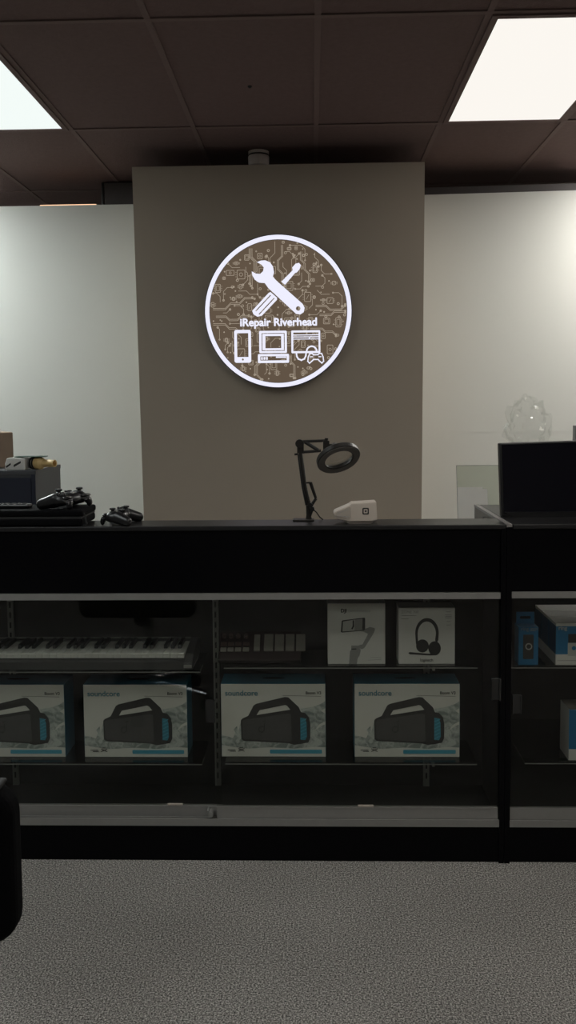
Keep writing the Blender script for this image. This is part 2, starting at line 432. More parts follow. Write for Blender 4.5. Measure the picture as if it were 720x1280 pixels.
# sliding doors: right one in front
def door(x0, x1, y, ztop, hx, hz, hh, railz):
    d = obj('sliding_door', bx(x0, x1, y, y + 0.005, 0.130, 0.774), 'glass', t)
    bm = NB(); box(bm, x0, x1, y - 0.003, y, 0.118, railz); box(bm, x0, x1, y + 0.005, y + 0.008, 0.118, railz); box(bm, x0, x1, y - 0.0045, y - 0.003, railz - 0.004, railz)
    obj('bottom_rail', bm, 'alu', d)
    bm = NB(); box(bm, hx - 0.013, hx + 0.013, y - 0.004, y, hz - hh, hz + hh)
    box(bm, hx - 0.013, hx - 0.010, y - 0.010, y - 0.004, hz - hh, hz + hh); box(bm, hx + 0.008, hx + 0.013, y - 0.012, y - 0.004, hz - hh, hz + hh)
    obj('pull_handle', bm, 'acryl', d, bevel=0.001)
    return d
door(-0.282 - ox, 0.520 - ox, 0.001, 0, 0.512 - ox, 0.506, 0.031, 0.1615)
door(-1.094 - ox, -0.268 - ox, 0.020, 0, -0.298 - ox, 0.435, 0.033, 0.155)
# door lock and clips
bm = NB(); tube(bm, [(-0.300 - ox, -0.010, 0.140), (-0.300 - ox, 0.018, 0.140)], 0.008, 12); box(bm, -0.309 - ox, -0.305 - ox, -0.010, 0.018, 0.132, 0.152)
obj('door_lock', bm, 'aludk', t)
for cx, yy, z in ((0.145, 0.0, 0.162), (-0.405, 0.018, 0.156)):
    bm = NB(); box(bm, cx - ox - 0.022, cx - ox + 0.022, yy - 0.005, yy + 0.002, z, z + 0.005); obj('rail_clip', bm, 'offwhite', t, bevel=0.001)
# slotted standards
def standard(parent, x, yb, z0, z1):
    s = obj('shelf_standard', bx(x - 0.009, x + 0.009, yb - 0.010, yb, z0, z1), 'aludk', parent)
    bm = NB(); n = int((z1 - z0 - 0.03) / 0.032)
    for k in range(n):
        z = z0 + 0.025 + k * 0.032; box(bm, x - 0.0025, x + 0.0025, yb - 0.0112, yb - 0.0095, z, z + 0.018)
    obj('slots', bm, 'slot', s)
for x in (-0.946, -0.304, 0.348): standard(t, x - ox, 0.24, 0.118, 0.775)
# glass shelves with brackets
def shelf(parent, x0, x1, z, brackets, y0, y1):
    s = obj('glass_shelf', bx(x0, x1, y0, y1, z - 0.007, z), 'shelfglass', parent)
    e = obj('shelf_edge', bx(x0, x1, y0 - 0.0015, y0, z - 0.007, z - 0.0045), 'aludk', s)
    for b in brackets:
        bm = NB(); prism(bm, [(y0 + 0.02, z - 0.009), (y1 - 0.002, z - 0.009), (y1 - 0.002, z - 0.035), (y0 + 0.02, z - 0.016)], b - 0.003, b + 0.003, 'x')
        obj('bracket', bm, 'inner', s)
        obj('bracket_tip', bx(b - 0.0035, b + 0.0035, y0 + 0.012, y0 + 0.020, z - 0.018, z - 0.0072), 'alu', s)
shelf(t, -0.262 - ox, 0.472 - ox, 0.553, (0.348 - ox,), 0.06, 0.228)
shelf(t, -1.085 - ox, -0.330 - ox, 0.5445, (-0.946 - ox,), 0.05, 0.228)
shelf(t, -0.262 - ox, 0.472 - ox, 0.2665, (0.348 - ox,), 0.06, 0.228)
shelf(t, -1.085 - ox, -0.330 - ox, 0.2645, (-0.946 - ox,), 0.06, 0.228)

# ------------------------------------------------------------------ second counter
t = thing('display_counter', 'shorter black display counter on the right, under the dark monitor', 'display counter', (1.0, 2.40, 0))
ox = 1.0
L, R_ = 0.5385 - ox, 1.46 - ox
obj('plinth', bx(L + 0.014, R_ - 0.014, 0.0, 0.47, 0, 0.107), 'lam', t)
ep = obj('end_panel', bx(L, L + 0.014, 0.0, 0.476, 0, 0.966), 'endp', t)
obj('edge_band', bx(L - 0.0005, L + 0.0145, -0.008, 0.0, 0, 0.966), 'lam', ep)
obj('edge_band', bx(L - 0.001, L + 0.014, -0.006, 0.478, 0.966, 0.9735), 'edge', ep)
obj('end_panel', bx(R_ - 0.014, R_, -0.008, 0.476, 0, 0.960), 'lam', t)
obj('deck', bx(L + 0.014, R_ - 0.014, 0.045, 0.45, 0.107, 0.118), 'inner', t)
obj('back_panel', bx(L + 0.014, R_ - 0.014, 0.45, 0.468, 0.107, 0.782), 'inner', t)
obj('front_panel', bx(L + 0.014, R_ - 0.014, 0.0, 0.018, 0.782, 0.960), 'lam', t)
obj('counter_top', bx(L + 0.017, R_, -0.004, 0.478, 0.960, 0.9725), 'lamtop', t, bevel=0.002)
bm = NB(); box(bm, L + 0.014, R_ - 0.014, -0.006, 0.034, 0.776, 0.782); box(bm, L + 0.014, R_ - 0.014, -0.008, -0.004, 0.766, 0.784); obj('top_track', bm, 'alu', t)
bm = NB(); box(bm, L + 0.014, R_ - 0.014, -0.006, 0.034, 0.107, 0.112); box(bm, L + 0.014, R_ - 0.014, -0.009, -0.005, 0.107, 0.126); obj('bottom_track', bm, 'alu', t)
def door2(x0, x1, y, hx, hz, hh, railz):
    d = obj('sliding_door', bx(x0, x1, y, y + 0.005, 0.130, 0.774), 'glass', t)
    bm = NB(); box(bm, x0, x1, y - 0.003, y, 0.118, railz); box(bm, x0, x1, y + 0.005, y + 0.008, 0.118, railz)
    obj('bottom_rail', bm, 'alu', d)
    bm = NB(); box(bm, hx - 0.013, hx + 0.013, y - 0.004, y, hz - hh, hz + hh)
    box(bm, hx - 0.013, hx - 0.010, y - 0.010, y - 0.004, hz - hh, hz + hh); box(bm, hx + 0.009, hx + 0.013, y - 0.010, y - 0.004, hz - hh, hz + hh)
    obj('pull_handle', bm, 'acryl', d, bevel=0.001)
door2(0.554 - ox, 1.01 - ox, 0.001, 0.571 - ox, 0.462, 0.027, 0.160)
door2(0.995 - ox, 1.445 - ox, 0.020, 1.425 - ox, 0.462, 0.027, 0.155)
for x in (0.64, 1.36): standard(t, x - ox, 0.45, 0.118, 0.775)
shelf(t, 0.556 - ox, 1.44 - ox, 0.553, (), 0.06, 0.40)
shelf(t, 0.61 - ox, 1.44 - ox, 0.270, (), 0.06, 0.40)

# ------------------------------------------------------------------ round light-box sign
SX, SY, SZ = -0.1755, 4.70, 1.806
t = thing('round_sign', 'round backlit shop sign with crossed tools on the greige column', 'sign', (SX, SY, SZ))
Rr, ZS = 0.392, 1.03
def cz(pts): return [(x, y * ZS) for x, y in pts]
FY = -0.075
bm = plate([cz(circ(0, 0, Rr, 96))], 0.075, facing(0, FY / 2, 0)); obj('housing', bm, 'signside', t)
bm = plate([cz(circ(0, 0, Rr - 0.028, 96))], 0.002, facing(0, FY - 0.001, 0)); obj('face', bm, 'signface', t)
bm = plate([cz(circ(0, 0, Rr - 0.004, 96)), cz(circ(0, 0, Rr - 0.026, 96))], 0.006, facing(0, FY - 0.003, 0)); obj('glowing_rim', bm, 'signwhite', t)
k = 0.392 * 2 / 597.0
def z2(p, dx=0, dy=0): return ((p[0] - 356) * k, -(p[1] - 361) * k * 1.0)
def Zp(l): return [z2(p) for p in l]
FM = facing(0, FY - 0.0035, 0)
# printed circuit pattern
random.seed(11)
bm = NB(); th = 0.0006; FT = facing(0, FY - 0.002, 0)
rin = 0.361
def inside(p): return (p[0] ** 2 + (p[1] / ZS) ** 2) < rin * rin
def okpts(ps): return all(inside(p) for p in ps)
dirs = [(1, 0), (1, 1), (0, 1), (-1, 1), (-1, 0), (-1, -1), (0, -1), (1, -1)]
cell = 0.0072; occ = set()
def cells(ps, pad=0):
    c = set()
    for a, b in zip(ps, ps[1:]):
        n = max(1, int(math.hypot(b[0] - a[0], b[1] - a[1]) / (cell * 0.5)))
        for i in range(n + 1):
            x = a[0] + (b[0] - a[0]) * i / n; y = a[1] + (b[1] - a[1]) * i / n
            c.add((int(x // cell), int(y // cell)))
    return c
def strokeT(ps, w=0.0021, claim=True, test=True):
    if not okpts(ps): return False
    c = cells(ps)
    if test and c & occ: return False
    if claim: occ.update(c)
    stroke(bm, ps, w, th, FT); return True
def blob(p, r=0.0045, w=0.003):
    cc = circ(p[0], p[1], r, 8); stroke(bm, cc + cc[:1], w, th, FT)
def part_outline(p, w, h):
    R1 = rrect(p[0] - w, p[1] - h, p[0] + w, p[1] + h, 0.004, 2); R1 = R1 + R1[:1]
    area = {(int(x // cell), int(y // cell)) for x in [p[0] - w + i * 2 * w / 8 for i in range(9)] for y in [p[1] - h + i * 2 * h / 8 for i in range(9)]}
    if not okpts(R1) or area & occ: return
    occ.update(area); stroke(bm, R1, 0.0024, th, FT)
    q_ = random.random()
    if q_ < 0.6:
        R2 = rrect(p[0] - w * .6, p[1] - h * .6, p[0] + w * .6, p[1] + h * .6, 0.002, 2); stroke(bm, R2 + R2[:1], 0.0018, th, FT)
    elif q_ < 0.8: stroke(bm, [(p[0] - w * .4, p[1] - h * .5), (p[0] + w * .4, p[1] + h * .5)], 0.0018, th, FT)
    else: blob(p, min(w, h) * .45, 0.002)
    if random.random() < 0.5:
        for sgn in (-1, 1):
            for u in (-.5, 0, .5): stroke(bm, [(p[0] + sgn * (w + 0.004), p[1] + u * h), (p[0] + sgn * (w + 0.009), p[1] + u * h)], 0.0016, th, FT)
def rp():
    a = random.uniform(0, 2 * PI); r = (rin + 0.0) * math.sqrt(random.random()); return (r * math.cos(a), r * math.sin(a) * ZS)
# long parallel buses entering from the rim
for (x, y, d) in ((-0.345, 0.02, 0), (-0.345, -0.06, 0), (0.20, 0.03, 0), (0.17, -0.09, 0), (-0.15, 0.33, 6), (0.02, 0.345, 6), (0.12, 0.31, 6), (0.06, -0.23, 6), (-0.10, -0.22, 6), (-0.33, -0.02, 0), (0.22, -0.01, 0)):
    turns = [(random.choice((-1, 1)), random.uniform(0.03, 0.07), random.uniform(0.015, 0.03)) for _ in range(2)]
    for j in range(random.choice((2, 3, 4))):
        off = j * 0.0075; q = dirs[d]; p = (x + (off if d == 6 else 0), y - (off if d == 0 else 0)); ps = [p]; dd = d
        for (tn, l1, l2) in turns:
            q = dirs[dd]; ps.append((ps[-1][0] + q[0] * l1, ps[-1][1] + q[1] * l1))
            q = dirs[(dd + tn) % 8]; ps.append((ps[-1][0] + q[0] * l2, ps[-1][1] + q[1] * l2))
        q = dirs[dd]; l = 0.04 + 0.012 * j; ps.append((ps[-1][0] + q[0] * l, ps[-1][1] + q[1] * l))
        while len(ps) > 2 and not okpts(ps): ps = ps[:-1] if not inside(ps[-1]) else ps[1:]
        if strokeT(ps, 0.0024, True, j == 0): blob(ps[-1])
for i in range(60): part_outline(rp(), random.uniform(0.010, 0.022), random.uniform(0.012, 0.026))
for i in range(900):
    p = rp(); kind = random.random()
    if kind < 0.62:
        d = random.choice((0, 2, 4, 6)); ps = [p]
        for s_ in range(random.choice((2, 3, 3, 4))):
            l = random.uniform(0.018, 0.06) * (0.5 if d % 2 else 1); q = dirs[d]
            ps.append((ps[-1][0] + q[0] * l, ps[-1][1] + q[1] * l)); d = (d + random.choice((-1, 1))) % 8
        if strokeT(ps):
            if random.random() < 0.8: blob(ps[-1])
            if random.random() < 0.4: blob(ps[0], 0.0038, 0.002)
    elif kind < 0.80:
        part_outline(p, random.uniform(0.006, 0.013), random.uniform(0.006, 0.015))
    else:
        c0 = (int(p[0] // cell), int(p[1] // cell))
        if c0 not in occ and inside(p): occ.add(c0); blob(p, random.choice((0.002, 0.003, 0.006)), random.choice((0.003, 0.0022)))
obj('circuit_pattern', bm, 'signtrace', t)
# crossed tools
wr = Zp([(273, 164), (288, 158), (306, 157), (325, 165), (337, 182), (341, 205), (336, 222), (350, 238), (455, 332), (463, 348), (459, 365), (445, 374), (428, 371), (318, 268), (303, 247), (280, 245), (263, 233), (254, 217), (251, 200), (268, 209), (285, 211), (297, 200), (300, 185), (290, 173)])
bm = plate([wr, circ(*z2((437, 350)), 0.012, 16)], 0.005, FM); obj('wrench', bm, 'signwhite', t)
sd = Zp([(251, 357), (318, 287), (326, 283), (352, 306), (352, 314), (290, 377), (272, 381), (256, 371)])
g1 = Zp([(264, 357), (325, 294), (328, 297), (267, 360)]); g2 = Zp([(277, 370), (339, 306), (342, 309), (280, 373)])
sh = Zp([(370, 243), (416, 198), (414, 187), (428, 172), (442, 169), (449, 178), (444, 194), (431, 208), (426, 208), (385, 255)])
bm = join(plate([sd, g1, g2], 0.004, FM), plate([sh], 0.004, FM)); obj('screwdriver', bm, 'signwhite', t)
c = z2((357, 408)); obj('shop_name_lettering', text_bm('iRepair Riverhead', 311 * k, 0.004, facing(c[0], FY - 0.0035, c[1]), bold=0.036), 'signwhite', t)
def R4(x0, y0, x1, y1, r=3): return Zp(rrect(x0, y0, x1, y1, r, 4))
bm = plate([R4(177, 433, 245, 565, 8), R4(188, 446, 234, 542, 2), circ(*z2((211, 552)), 0.0055, 12)], 0.004, FM); obj('phone_icon', bm, 'signwhite', t)
bm = join(plate([R4(278, 438, 390, 527, 5), R4(288, 447, 381, 519, 1), R4(291, 450, 378, 516, 1), R4(303, 459, 367, 508, 1)], 0.004, FM),
          plate([R4(272, 531, 398, 567, 4), R4(282, 540, 389, 557, 1), R4(285, 543, 292, 554, 1), R4(295, 543, 302, 554, 1), R4(305, 543, 312, 554, 1), R4(345, 541, 387, 547, 1)], 0.004, FM))
obj('computer_icon', bm, 'signwhite', t)
def arc(cx, cy, r, a0, a1, n=12, ry=None): return [(cx + r * math.cos(math.radians(a0 + (a1 - a0) * i / n)), cy + (ry or r) * math.sin(math.radians(a0 + (a1 - a0) * i / n))) for i in range(n + 1)]
bm = plate([R4(408, 438, 525, 529, 4), R4(416, 446, 518, 454, 1), R4(416, 458, 518, 471, 1), R4(416, 474, 518, 521, 1)], 0.004, FM)
bm2 = NB(); FS = facing(0, FY - 0.002, 0)
stroke(bm2, Zp([(416, 464), (518, 464)]), 0.005, 0.003, FS); stroke(bm2, Zp([(480, 470), (488, 462)]), 0.004, 0.003, FS)
stroke(bm2, Zp([(428, 529), (430, 542)] + arc(446, 542, 18, 180, 0)[::1][0:0] + [(436, 552), (448, 557), (460, 552), (466, 540), (468, 524)] + arc(490, 522, 20, 180, 360)), 0.008, 0.0035, FS)
pad_ = [(482, 531), (492, 531), (497, 536), (515, 536), (520, 531), (530, 531), (536, 545), (538, 562), (531, 570), (522, 562), (516, 555), (497, 555), (490, 562), (481, 570), (474, 562), (476, 545), (482, 531)]
stroke(bm2, Zp(pad_), 0.006, 0.0035, FS)
stroke(bm2, Zp([(485, 544), (493, 544)]), 0.005, 0.0035, FS); stroke(bm2, Zp([(519, 544), (527, 544)]), 0.005, 0.0035, FS)
obj('console_icon', join(bm, bm2), 'signwhite', t)

# ------------------------------------------------------------------ speaker cartons
def speaker_carton(loc, label):
    t = thing('speaker_carton', label, 'product box', loc, 0, 'portable speaker cartons on the lower shelves')
    w, h, d = 0.155, 0.2205, 0.10
    bm = NB(); fs = box(bm, -w, w, 0, d, 0, h)
    for i, f in enumerate(fs): f.material_index = 0 if i == 2 else 1
    obj('carton', bm, ['white', 'bluecard'], t, bevel=0.0008, seg=1)
    s = 2 * w / 628.0
    q = lambda l: [((x - 354) * s, (550 - y) * s) for x, y in l]
    F = lambda n: facing(0, -0.0004 * n, 0)
    def pic(name, polys, m, n): obj(name, plate([q(p) for p in polys], 0.0004, F(n)), m, t)
    sp = [(515, 255), (560, 248), (600, 240), (640, 225), (667, 206), (667, 250), (640, 268), (667, 285), (667, 330), (630, 350), (600, 390), (640, 360), (667, 350), (667, 492), (600, 488), (480, 500), (330, 492), (200, 500), (110, 490), (43, 478), (43, 418), (80, 425), (110, 436), (125, 400), (112, 385), (135, 360), (140, 400), (160, 330), (165, 420), (200, 440), (480, 455), (560, 450)]
    pic('splash_picture', [sp], 'splash', 1)
    body = [(158, 325), (168, 314), (203, 298), (236, 234), (252, 224), (425, 182), (446, 185), (508, 245), (520, 275), (545, 280), (568, 308), (576, 350), (575, 435), (562, 462), (520, 470), (480, 476), (440, 466), (175, 452), (160, 440)]
    hole = [(254, 293), (272, 263), (425, 231), (437, 236), (457, 260)]
    pic('speaker_picture', [body, hole], 'spkdark', 2)
    pic('grille_picture', [[(168, 330), (180, 322), (445, 283), (460, 290), (464, 450), (450, 457), (180, 442), (168, 432)]], 'spkgrey', 3)
    pic('light_panel_picture', [[(516, 308), (545, 314), (553, 340), (555, 425), (545, 446), (516, 444)]], 'teal', 3)
    bm = NB()
    for i in range(6):
        y = 322 + i * 21; stroke(bm, q([(519, y + 10), (550, y - 5)]), 5 * s, 0.0003, F(3.5))
    obj('light_stripes', bm, 'cyan', t)
    bm = NB(); mk = [(306, 327), (292, 335)]
    stroke(bm, q(mk), 5 * s, 0.0003, F(3.5)); stroke(bm, q([(300, 345), (300, 385), (285, 400), (268, 392), (266, 375), (280, 362), (298, 366)]), 5 * s, 0.0003, F(3.5))
    obj('emblem', bm, 'spkdark', t)
    pic('blue_banner', [rrect(331, 506, 645, 530, 6, 3)], 'cyan', 2)
    bm = NB()
    for (a, b) in (((78, 508), (122, 508)), ((92, 516), (124, 516)), ((142, 500), (176, 516)), ((142, 516), (176, 500)), ((150, 494), (168, 494))): stroke(bm, q([a, b]), 4 * s, 0.0003, F(2))
    obj('small_marks', bm, 'ink', t)
    bm = NB(); stroke(bm, q([(412, 173), (640, 178)]), 3 * s, 0.0003, F(2)); obj('small_print', bm, 'inkgrey', t)
    c = q([(164, 158)])[0]; obj('brand_lettering', text_bm('soundcore', 196 * s, 0.0004, facing(c[0], -0.0008, c[1]), bold=0.012), 'teal', t)
    c = q([(596, 157)])[0]; obj('model_lettering', text_bm('Boom V3', 92 * s, 0.0004, facing(c[0], -0.0008, c[1]), bold=0.02), 'ink', t)
    bm = plate([circ(0, 0, 0.034, 20, 0.006)], 0.0006, Matrix.Translation((0.0, 0.055, h + 0.0003))); obj('grip_cutout', bm, 'slot', t)
    return t
sc = speaker_carton((-0.900, 2.50, 0.2645), 'portable speaker carton at the far left, cut by the picture edge')
for x, z, l in ((-0.5325, 0.2645, 'portable speaker carton under the right half of the piano keyboard'),
                (-0.1215, 0.2665, 'portable speaker carton below the pad controller, next to the slotted standard'),
                (0.2735, 0.2665, 'portable speaker carton below the headset box, rightmost of the four')):
    dup(sc, (x, 2.50, z), l)

# ------------------------------------------------------------------ gimbal and headset boxes
t = thing('gimbal_box', 'white phone gimbal box with a grey handheld stabiliser pictured on it', 'product box', (0.1245, 2.48, 0.553))
w, h = 0.0835, 0.180
obj('carton', bx(-w, w, 0, 0.058, 0, h), 'whitebox', t, bevel=0.001, seg=1)
s = 2 * w / 615.0
q = lambda l: [((x - 346) * s, (715 - y) * s) for x, y in l]
F = lambda n: facing(0, -0.0004 * n, 0)
def pic(name, polys, m, n): return obj(name, plate([q(p) for p in polys], 0.0004, F(n)), m, t)
pic('phone_picture', [[(178, 360), (188, 245), (200, 236), (430, 208), (440, 216), (438, 340), (425, 350), (190, 370)]], 'spkdark', 1)
pic('phone_screen_picture', [[(203, 250), (330, 228), (325, 350), (196, 358)]], 'inklight', 2)
pic('phone_sky_picture', [[(330, 228), (412, 220), (408, 340), (325, 350)]], 'inkgrey', 2)
bm = NB(); stroke(bm, q([(313, 245), (313, 300), (300, 325)]), 16 * s, 0.0003, F(2.6)); obj('figure_picture', bm, 'spkdark', t)
pic('gimbal_arm_picture', [[(430, 330), (470, 320), (490, 308), (545, 325), (535, 370), (430, 540), (400, 552), (370, 540), (375, 505), (410, 500), (470, 385), (420, 360), (330, 350), (330, 335)]], 'inkgrey', 1)
pic('gimbal_handle_picture', [[(290, 512), (375, 512), (375, 540), (392, 560), (380, 620), (358, 650), (350, 712), (265, 712), (275, 575), (290, 555)]], 'inkgrey', 1.5)
pic('gimbal_buttons_picture', [[(290, 545), (345, 543), (345, 555), (290, 557)]], 'spkdark', 2.2)
bm = NB(); stroke(bm, q([(500, 640), (605, 645), (605, 665), (470, 672)]), 3 * s, 0.0003, F(1)); obj('small_print', bm, 'inkgrey', t)
c = q([(211, 138)])[0]; obj('brand_lettering', text_bm('DJI', 62 * s, 0.0004, facing(c[0], -0.0006, c[1]), bold=0.04), 'ink', t)
c = q([(375, 135)])[0]; obj('model_lettering', text_bm('OSMO MOBILE 6', 240 * s, 0.0004, facing(c[0], -0.0006, c[1])), 'inkgrey', t)

t = thing('headset_box', 'white headset box picturing a black headset with a boom microphone', 'product box', (0.3285, 2.48, 0.553))
w, h = 0.0815, 0.1665
obj('carton', bx(-w, w, 0, 0.07, 0, h), 'whitebox', t, bevel=0.001, seg=1)
s = 2 * w / 555.0
q = lambda l: [((x - 348) * s, (643 - y) * s) for x, y in l]
band = arc(350, 330, 116, 180, 360, 16, 150)
bandin = arc(348, 340, 90, 360, 180, 16, 125)
bm = plate([q([(240, 440)] + band + [(462, 400), (440, 440), (430, 400)] + bandin + [(262, 430)])], 0.0004, F(1))
obj('headband_picture', bm, 'ink', t)
bm = join(plate([q(circ(305, 460, 63, 20, 66))], 0.0004, F(1.5)), plate([q(circ(425, 485, 62, 20, 72))], 0.0004, F(1.7))); obj('ear_cup_picture', bm, 'ink', t)
pic('boom_microphone_picture', [[(165, 530), (180, 522), (360, 538), (430, 535), (440, 555), (380, 556), (180, 545)]], 'ink', 2)
c = q([(347, 607)])[0]; obj('brand_lettering', text_bm('logitech', 126 * s, 0.0004, facing(c[0], -0.0006, c[1]), bold=0.012), 'ink', t)
c = q([(182, 118)])[0]; obj('model_lettering', text_bm('ZONE 300', 170 * s, 0.0004, facing(c[0], -0.0006, c[1])), 'inkgrey', t)
bm = NB(); stroke(bm, q([(98, 188), (165, 188)]), 5 * s, 0.0003, F(1)); obj('small_print', bm, 'inkgrey', t)
bm = NB(); stroke(bm, q([(98, 155), (240, 155)]), 5 * s, 0.0003, F(1)); obj('small_print', bm, 'inkgrey', t)
bm = NB()
for a, b in (((540, 118), (580, 118)), ((530, 150), (590, 150)), ((530, 165), (590, 165)), ((530, 180), (590, 180)), ((545, 215), (580, 215)), ((545, 250), (580, 250))): stroke(bm, q([a, b]), 5 * s, 0.0003, F(1))
obj('small_print', bm, 'inkgrey', t)

# ------------------------------------------------------------------ doorbell boxes
t = thing('doorbell_box', 'small blue video doorbell box with a hanging tab', 'product box', (0.6195, 2.47, 0.553))
obj('carton', bx(-0.0285, 0.0285, 0, 0.048, 0, 0.111), 'ringblue', t, bevel=0.001, seg=1)
bm = plate([[(-0.026, 0.111), (0.026, 0.111), (0.026, 0.146), (-0.026, 0.146)], rrect(-0.016, 0.125, 0.016, 0.134, 0.004)], 0.0015, facing(0, 0.040, 0)); obj('hanging_tab', bm, 'ringblue', t)
s = 0.057 / 205.0
q = lambda l: [((x - 187) * s, (690 - y) * s) for x, y in l]
pic('doorbell_picture', [rrect(132, 370, 240, 628, 8)], 'spkdark', 1)
pic('button_ring_picture', [circ(190, 495, 36, 24), circ(190, 495, 24, 24)], 'inklight', 2)
c = q([(150, 316)])[0]; obj('brand_lettering', text_bm('ring', 78 * s, 0.0004, facing(c[0], -0.0006, c[1]), bold=0.01), 'inklight', t)
bm = NB()
for a, b in (((205, 306), (280, 306)), ((205, 318), (280, 318)), ((205, 330), (255, 330))): stroke(bm, q([a, b]), 5 * s, 0.0003, F(1))
obj('small_print', bm, 'inkgrey', t)

def ring_carton(name, loc, w, d, h, tb, bb, label, text, group=None, side=2):
    t = thing(name, label, 'product box', loc, 0, group)
    bm = NB()
    for z0, z1, mi in ((0, bb, 0), (bb, h - tb, 1), (h - tb, h, 0)):
        if z1 - z0 < 1e-5: continue
        fs = box(bm, 0, w, 0, d, z0, z1)
        for i, f in enumerate(fs): f.material_index = mi if i == 2 else ((side if mi else 0) if i > 2 else (3 if i == 1 else 0))  # top face takes a darker grey: its shade is put into the colour
    obj('carton', bm, ['whitebox', 'ringblue', 'ringside', 'endp'], t)
    s = 0.000252
    q = lambda l: [((x - 500) * s, (690 - y) * s) for x, y in l]
    if text:
        c = q([(578, 268)])[0]; obj('brand_lettering', text_bm('ring', 95 * s, 0.0004, facing(c[0], -0.0005, c[1]), bold=0.016), 'white', t)
        obj('camera_picture', plate([q([(640, 330), (800, 330), (800, 432), (640, 432)])], 0.0004, facing(0, -0.0004, 0)), 'ink', t)
        obj('camera_base_picture', plate([q([(636, 434), (804, 434), (804, 585), (636, 585)]), q(circ(705, 495, 24))], 0.0004, facing(0, -0.0004, 0)), 'inklight', t)
        bm = NB(); stroke(bm, q([(525, 640), (850, 640)]), 5 * s, 0.0003, facing(0, -0.0002, 0)); obj('small_print', bm, 'inkgrey', t)
    return t
rc = ring_carton('camera_carton', (0.698, 2.47, 0.553), 0.20, 0.075, 0.122, 0.0085, 0.031, 'blue and white security camera carton, front one of a row of three', True, 'security camera cartons in a row')
dup(rc, (0.698, 2.5485, 0.553), 'blue and white security camera carton, middle one of a row of three')
dup(rc, (0.698, 2.627, 0.553), 'blue and white security camera carton, rearmost of a row of three')
ring_carton('device_carton', (0.739, 2.47, 0.270), 0.19, 0.088, 0.151, 0.0005, 0.033, 'white carton with a blue front alone on the lower right shelf', False, None, 0)
# ------------------------------------------------------------------ piano keyboard
t = thing('piano_keyboard', 'grey electronic piano keyboard on the left glass shelf', 'keyboard', (-0.70, 2.455, 0.5445))
ox = -0.70
xr = -0.378 - ox; kw = 0.0209; nk = 33; xl = xr - nk * kw
prof = [(0.0, 0.0), (0.165, 0.0), (0.165, 0.050), (0.150, 0.054), (0.142, 0.050), (0.142, 0.030), (0.010, 0.030), (0.010, 0.026), (0.0, 0.022)]
bm = NB(); prism(bm, prof, xl, xr, 'x'); obj('body', bm, 'kbbody', t)
for a, b in ((xl - 0.022, xl), (xr, xr + 0.026)):
    bm = NB(); prism(bm, [(-0.004, 0), (0.165, 0), (0.165, 0.052), (0.150, 0.056), (0.03, 0.040), (-0.004, 0.020)], a, b, 'x'); obj('end_cap', bm, 'kbbody', t, bevel=0.003)
obj('silver_trim', bx(xr, xr + 0.024, -0.0065, -0.0042, 0.006, 0.015), 'alu', t, bevel=0.001)
obj('back_strip', bx(xl, xr, 0.141, 0.150, 0.0545, 0.0570), 'aludk', t)
bw = NB(); box(bw, 0.0006, kw - 0.0006, 0.012, 0.141, 0.031, 0.0455); box(bw, 0.0006, kw - 0.0006, 0.009, 0.012, 0.041, 0.0455)
kme = None
for i in range(nk):
    if i == 0:
        k0 = obj('white_key', bw, 'keywhite', t, bevel=0.0006, seg=1); k0.location = (xr - kw, 0, 0); kx = k0
    else:
        kx = k0.copy(); C.objects.link(kx); kx.parent = t; kx.location = (xr - (i + 1) * kw, 0, 0)
first = None
for i in range(1, nk):
    if i % 7 in (1, 2, 3, 5, 6):
        if first is None:
            bm = NB(); prism(bm, [(0.060, 0.0456), (0.0635, 0.0565), (0.139, 0.0575), (0.139, 0.0456)], -0.0055, 0.0055, 'x')
            first = obj('black_key', bm, 'keyblack', t, bevel=0.0008, seg=1); o = first
        else:
            o = first.copy(); C.objects.link(o); o.parent = t
        o.location = (xr - i * kw, 0, 0)

# ------------------------------------------------------------------ pad controller
t = thing('pad_controller', 'dark red music pad controller with grey pads, tilted up on the shelf', 'music controller', (-0.158, 2.475, 0.553))
A = math.radians(38)
Mx = Matrix.Translation((0, 0.012, 0.0)) @ Matrix.Rotation(A, 4, 'X')
Hs = 0.105
bm = NB(); box(bm, -0.124, 0.120, 0, Hs, 0, 0.016, mtx=Mx); obj('body', bm, 'redbody', t, bevel=0.003)
s = 2.5 / 1080 / 5.54
def pads(lst, m):
    for (x0, y0, x1, y1) in lst:
        bm = NB(); cx = lambda x: (x - 35) * s - 0.120
        ly = lambda y: 0.092 - (y - 95) * s * 1.55
        box(bm, cx(x0), cx(x1), ly(y1), ly(y0), 0.016, 0.020, mtx=Mx); obj('pad', bm, m, t, bevel=0.0012)
pads([(275, 98, 318, 190), (347, 96, 412, 190), (424, 96, 488, 190), (500, 96, 563, 190), (575, 96, 640, 190)], 'pad')
pads([(40, 170, 82, 192), (90, 170, 133, 192), (143, 170, 186, 192), (198, 170, 242, 192)], 'pad')
pads([(40, 140, 82, 162), (90, 140, 133, 162), (143, 140, 186, 162), (198, 140, 242, 162)], 'padred')
for x in (60, 108, 160, 215):
    bm = NB(); lathe(bm, [(0, 0.026), (0.006, 0.026), (0.007, 0.016)], 16, Mx @ Matrix.Translation(((x - 35) * s - 0.120, 0.092 - (108 - 95) * s * 1.55, 0))); obj('knob', bm, 'padred', t)
bm = NB(); box(bm, -0.118, 0.114, 0.086, 0.094, 0.0, 0.055); obj('rear_stand', bm, 'redbody', t)

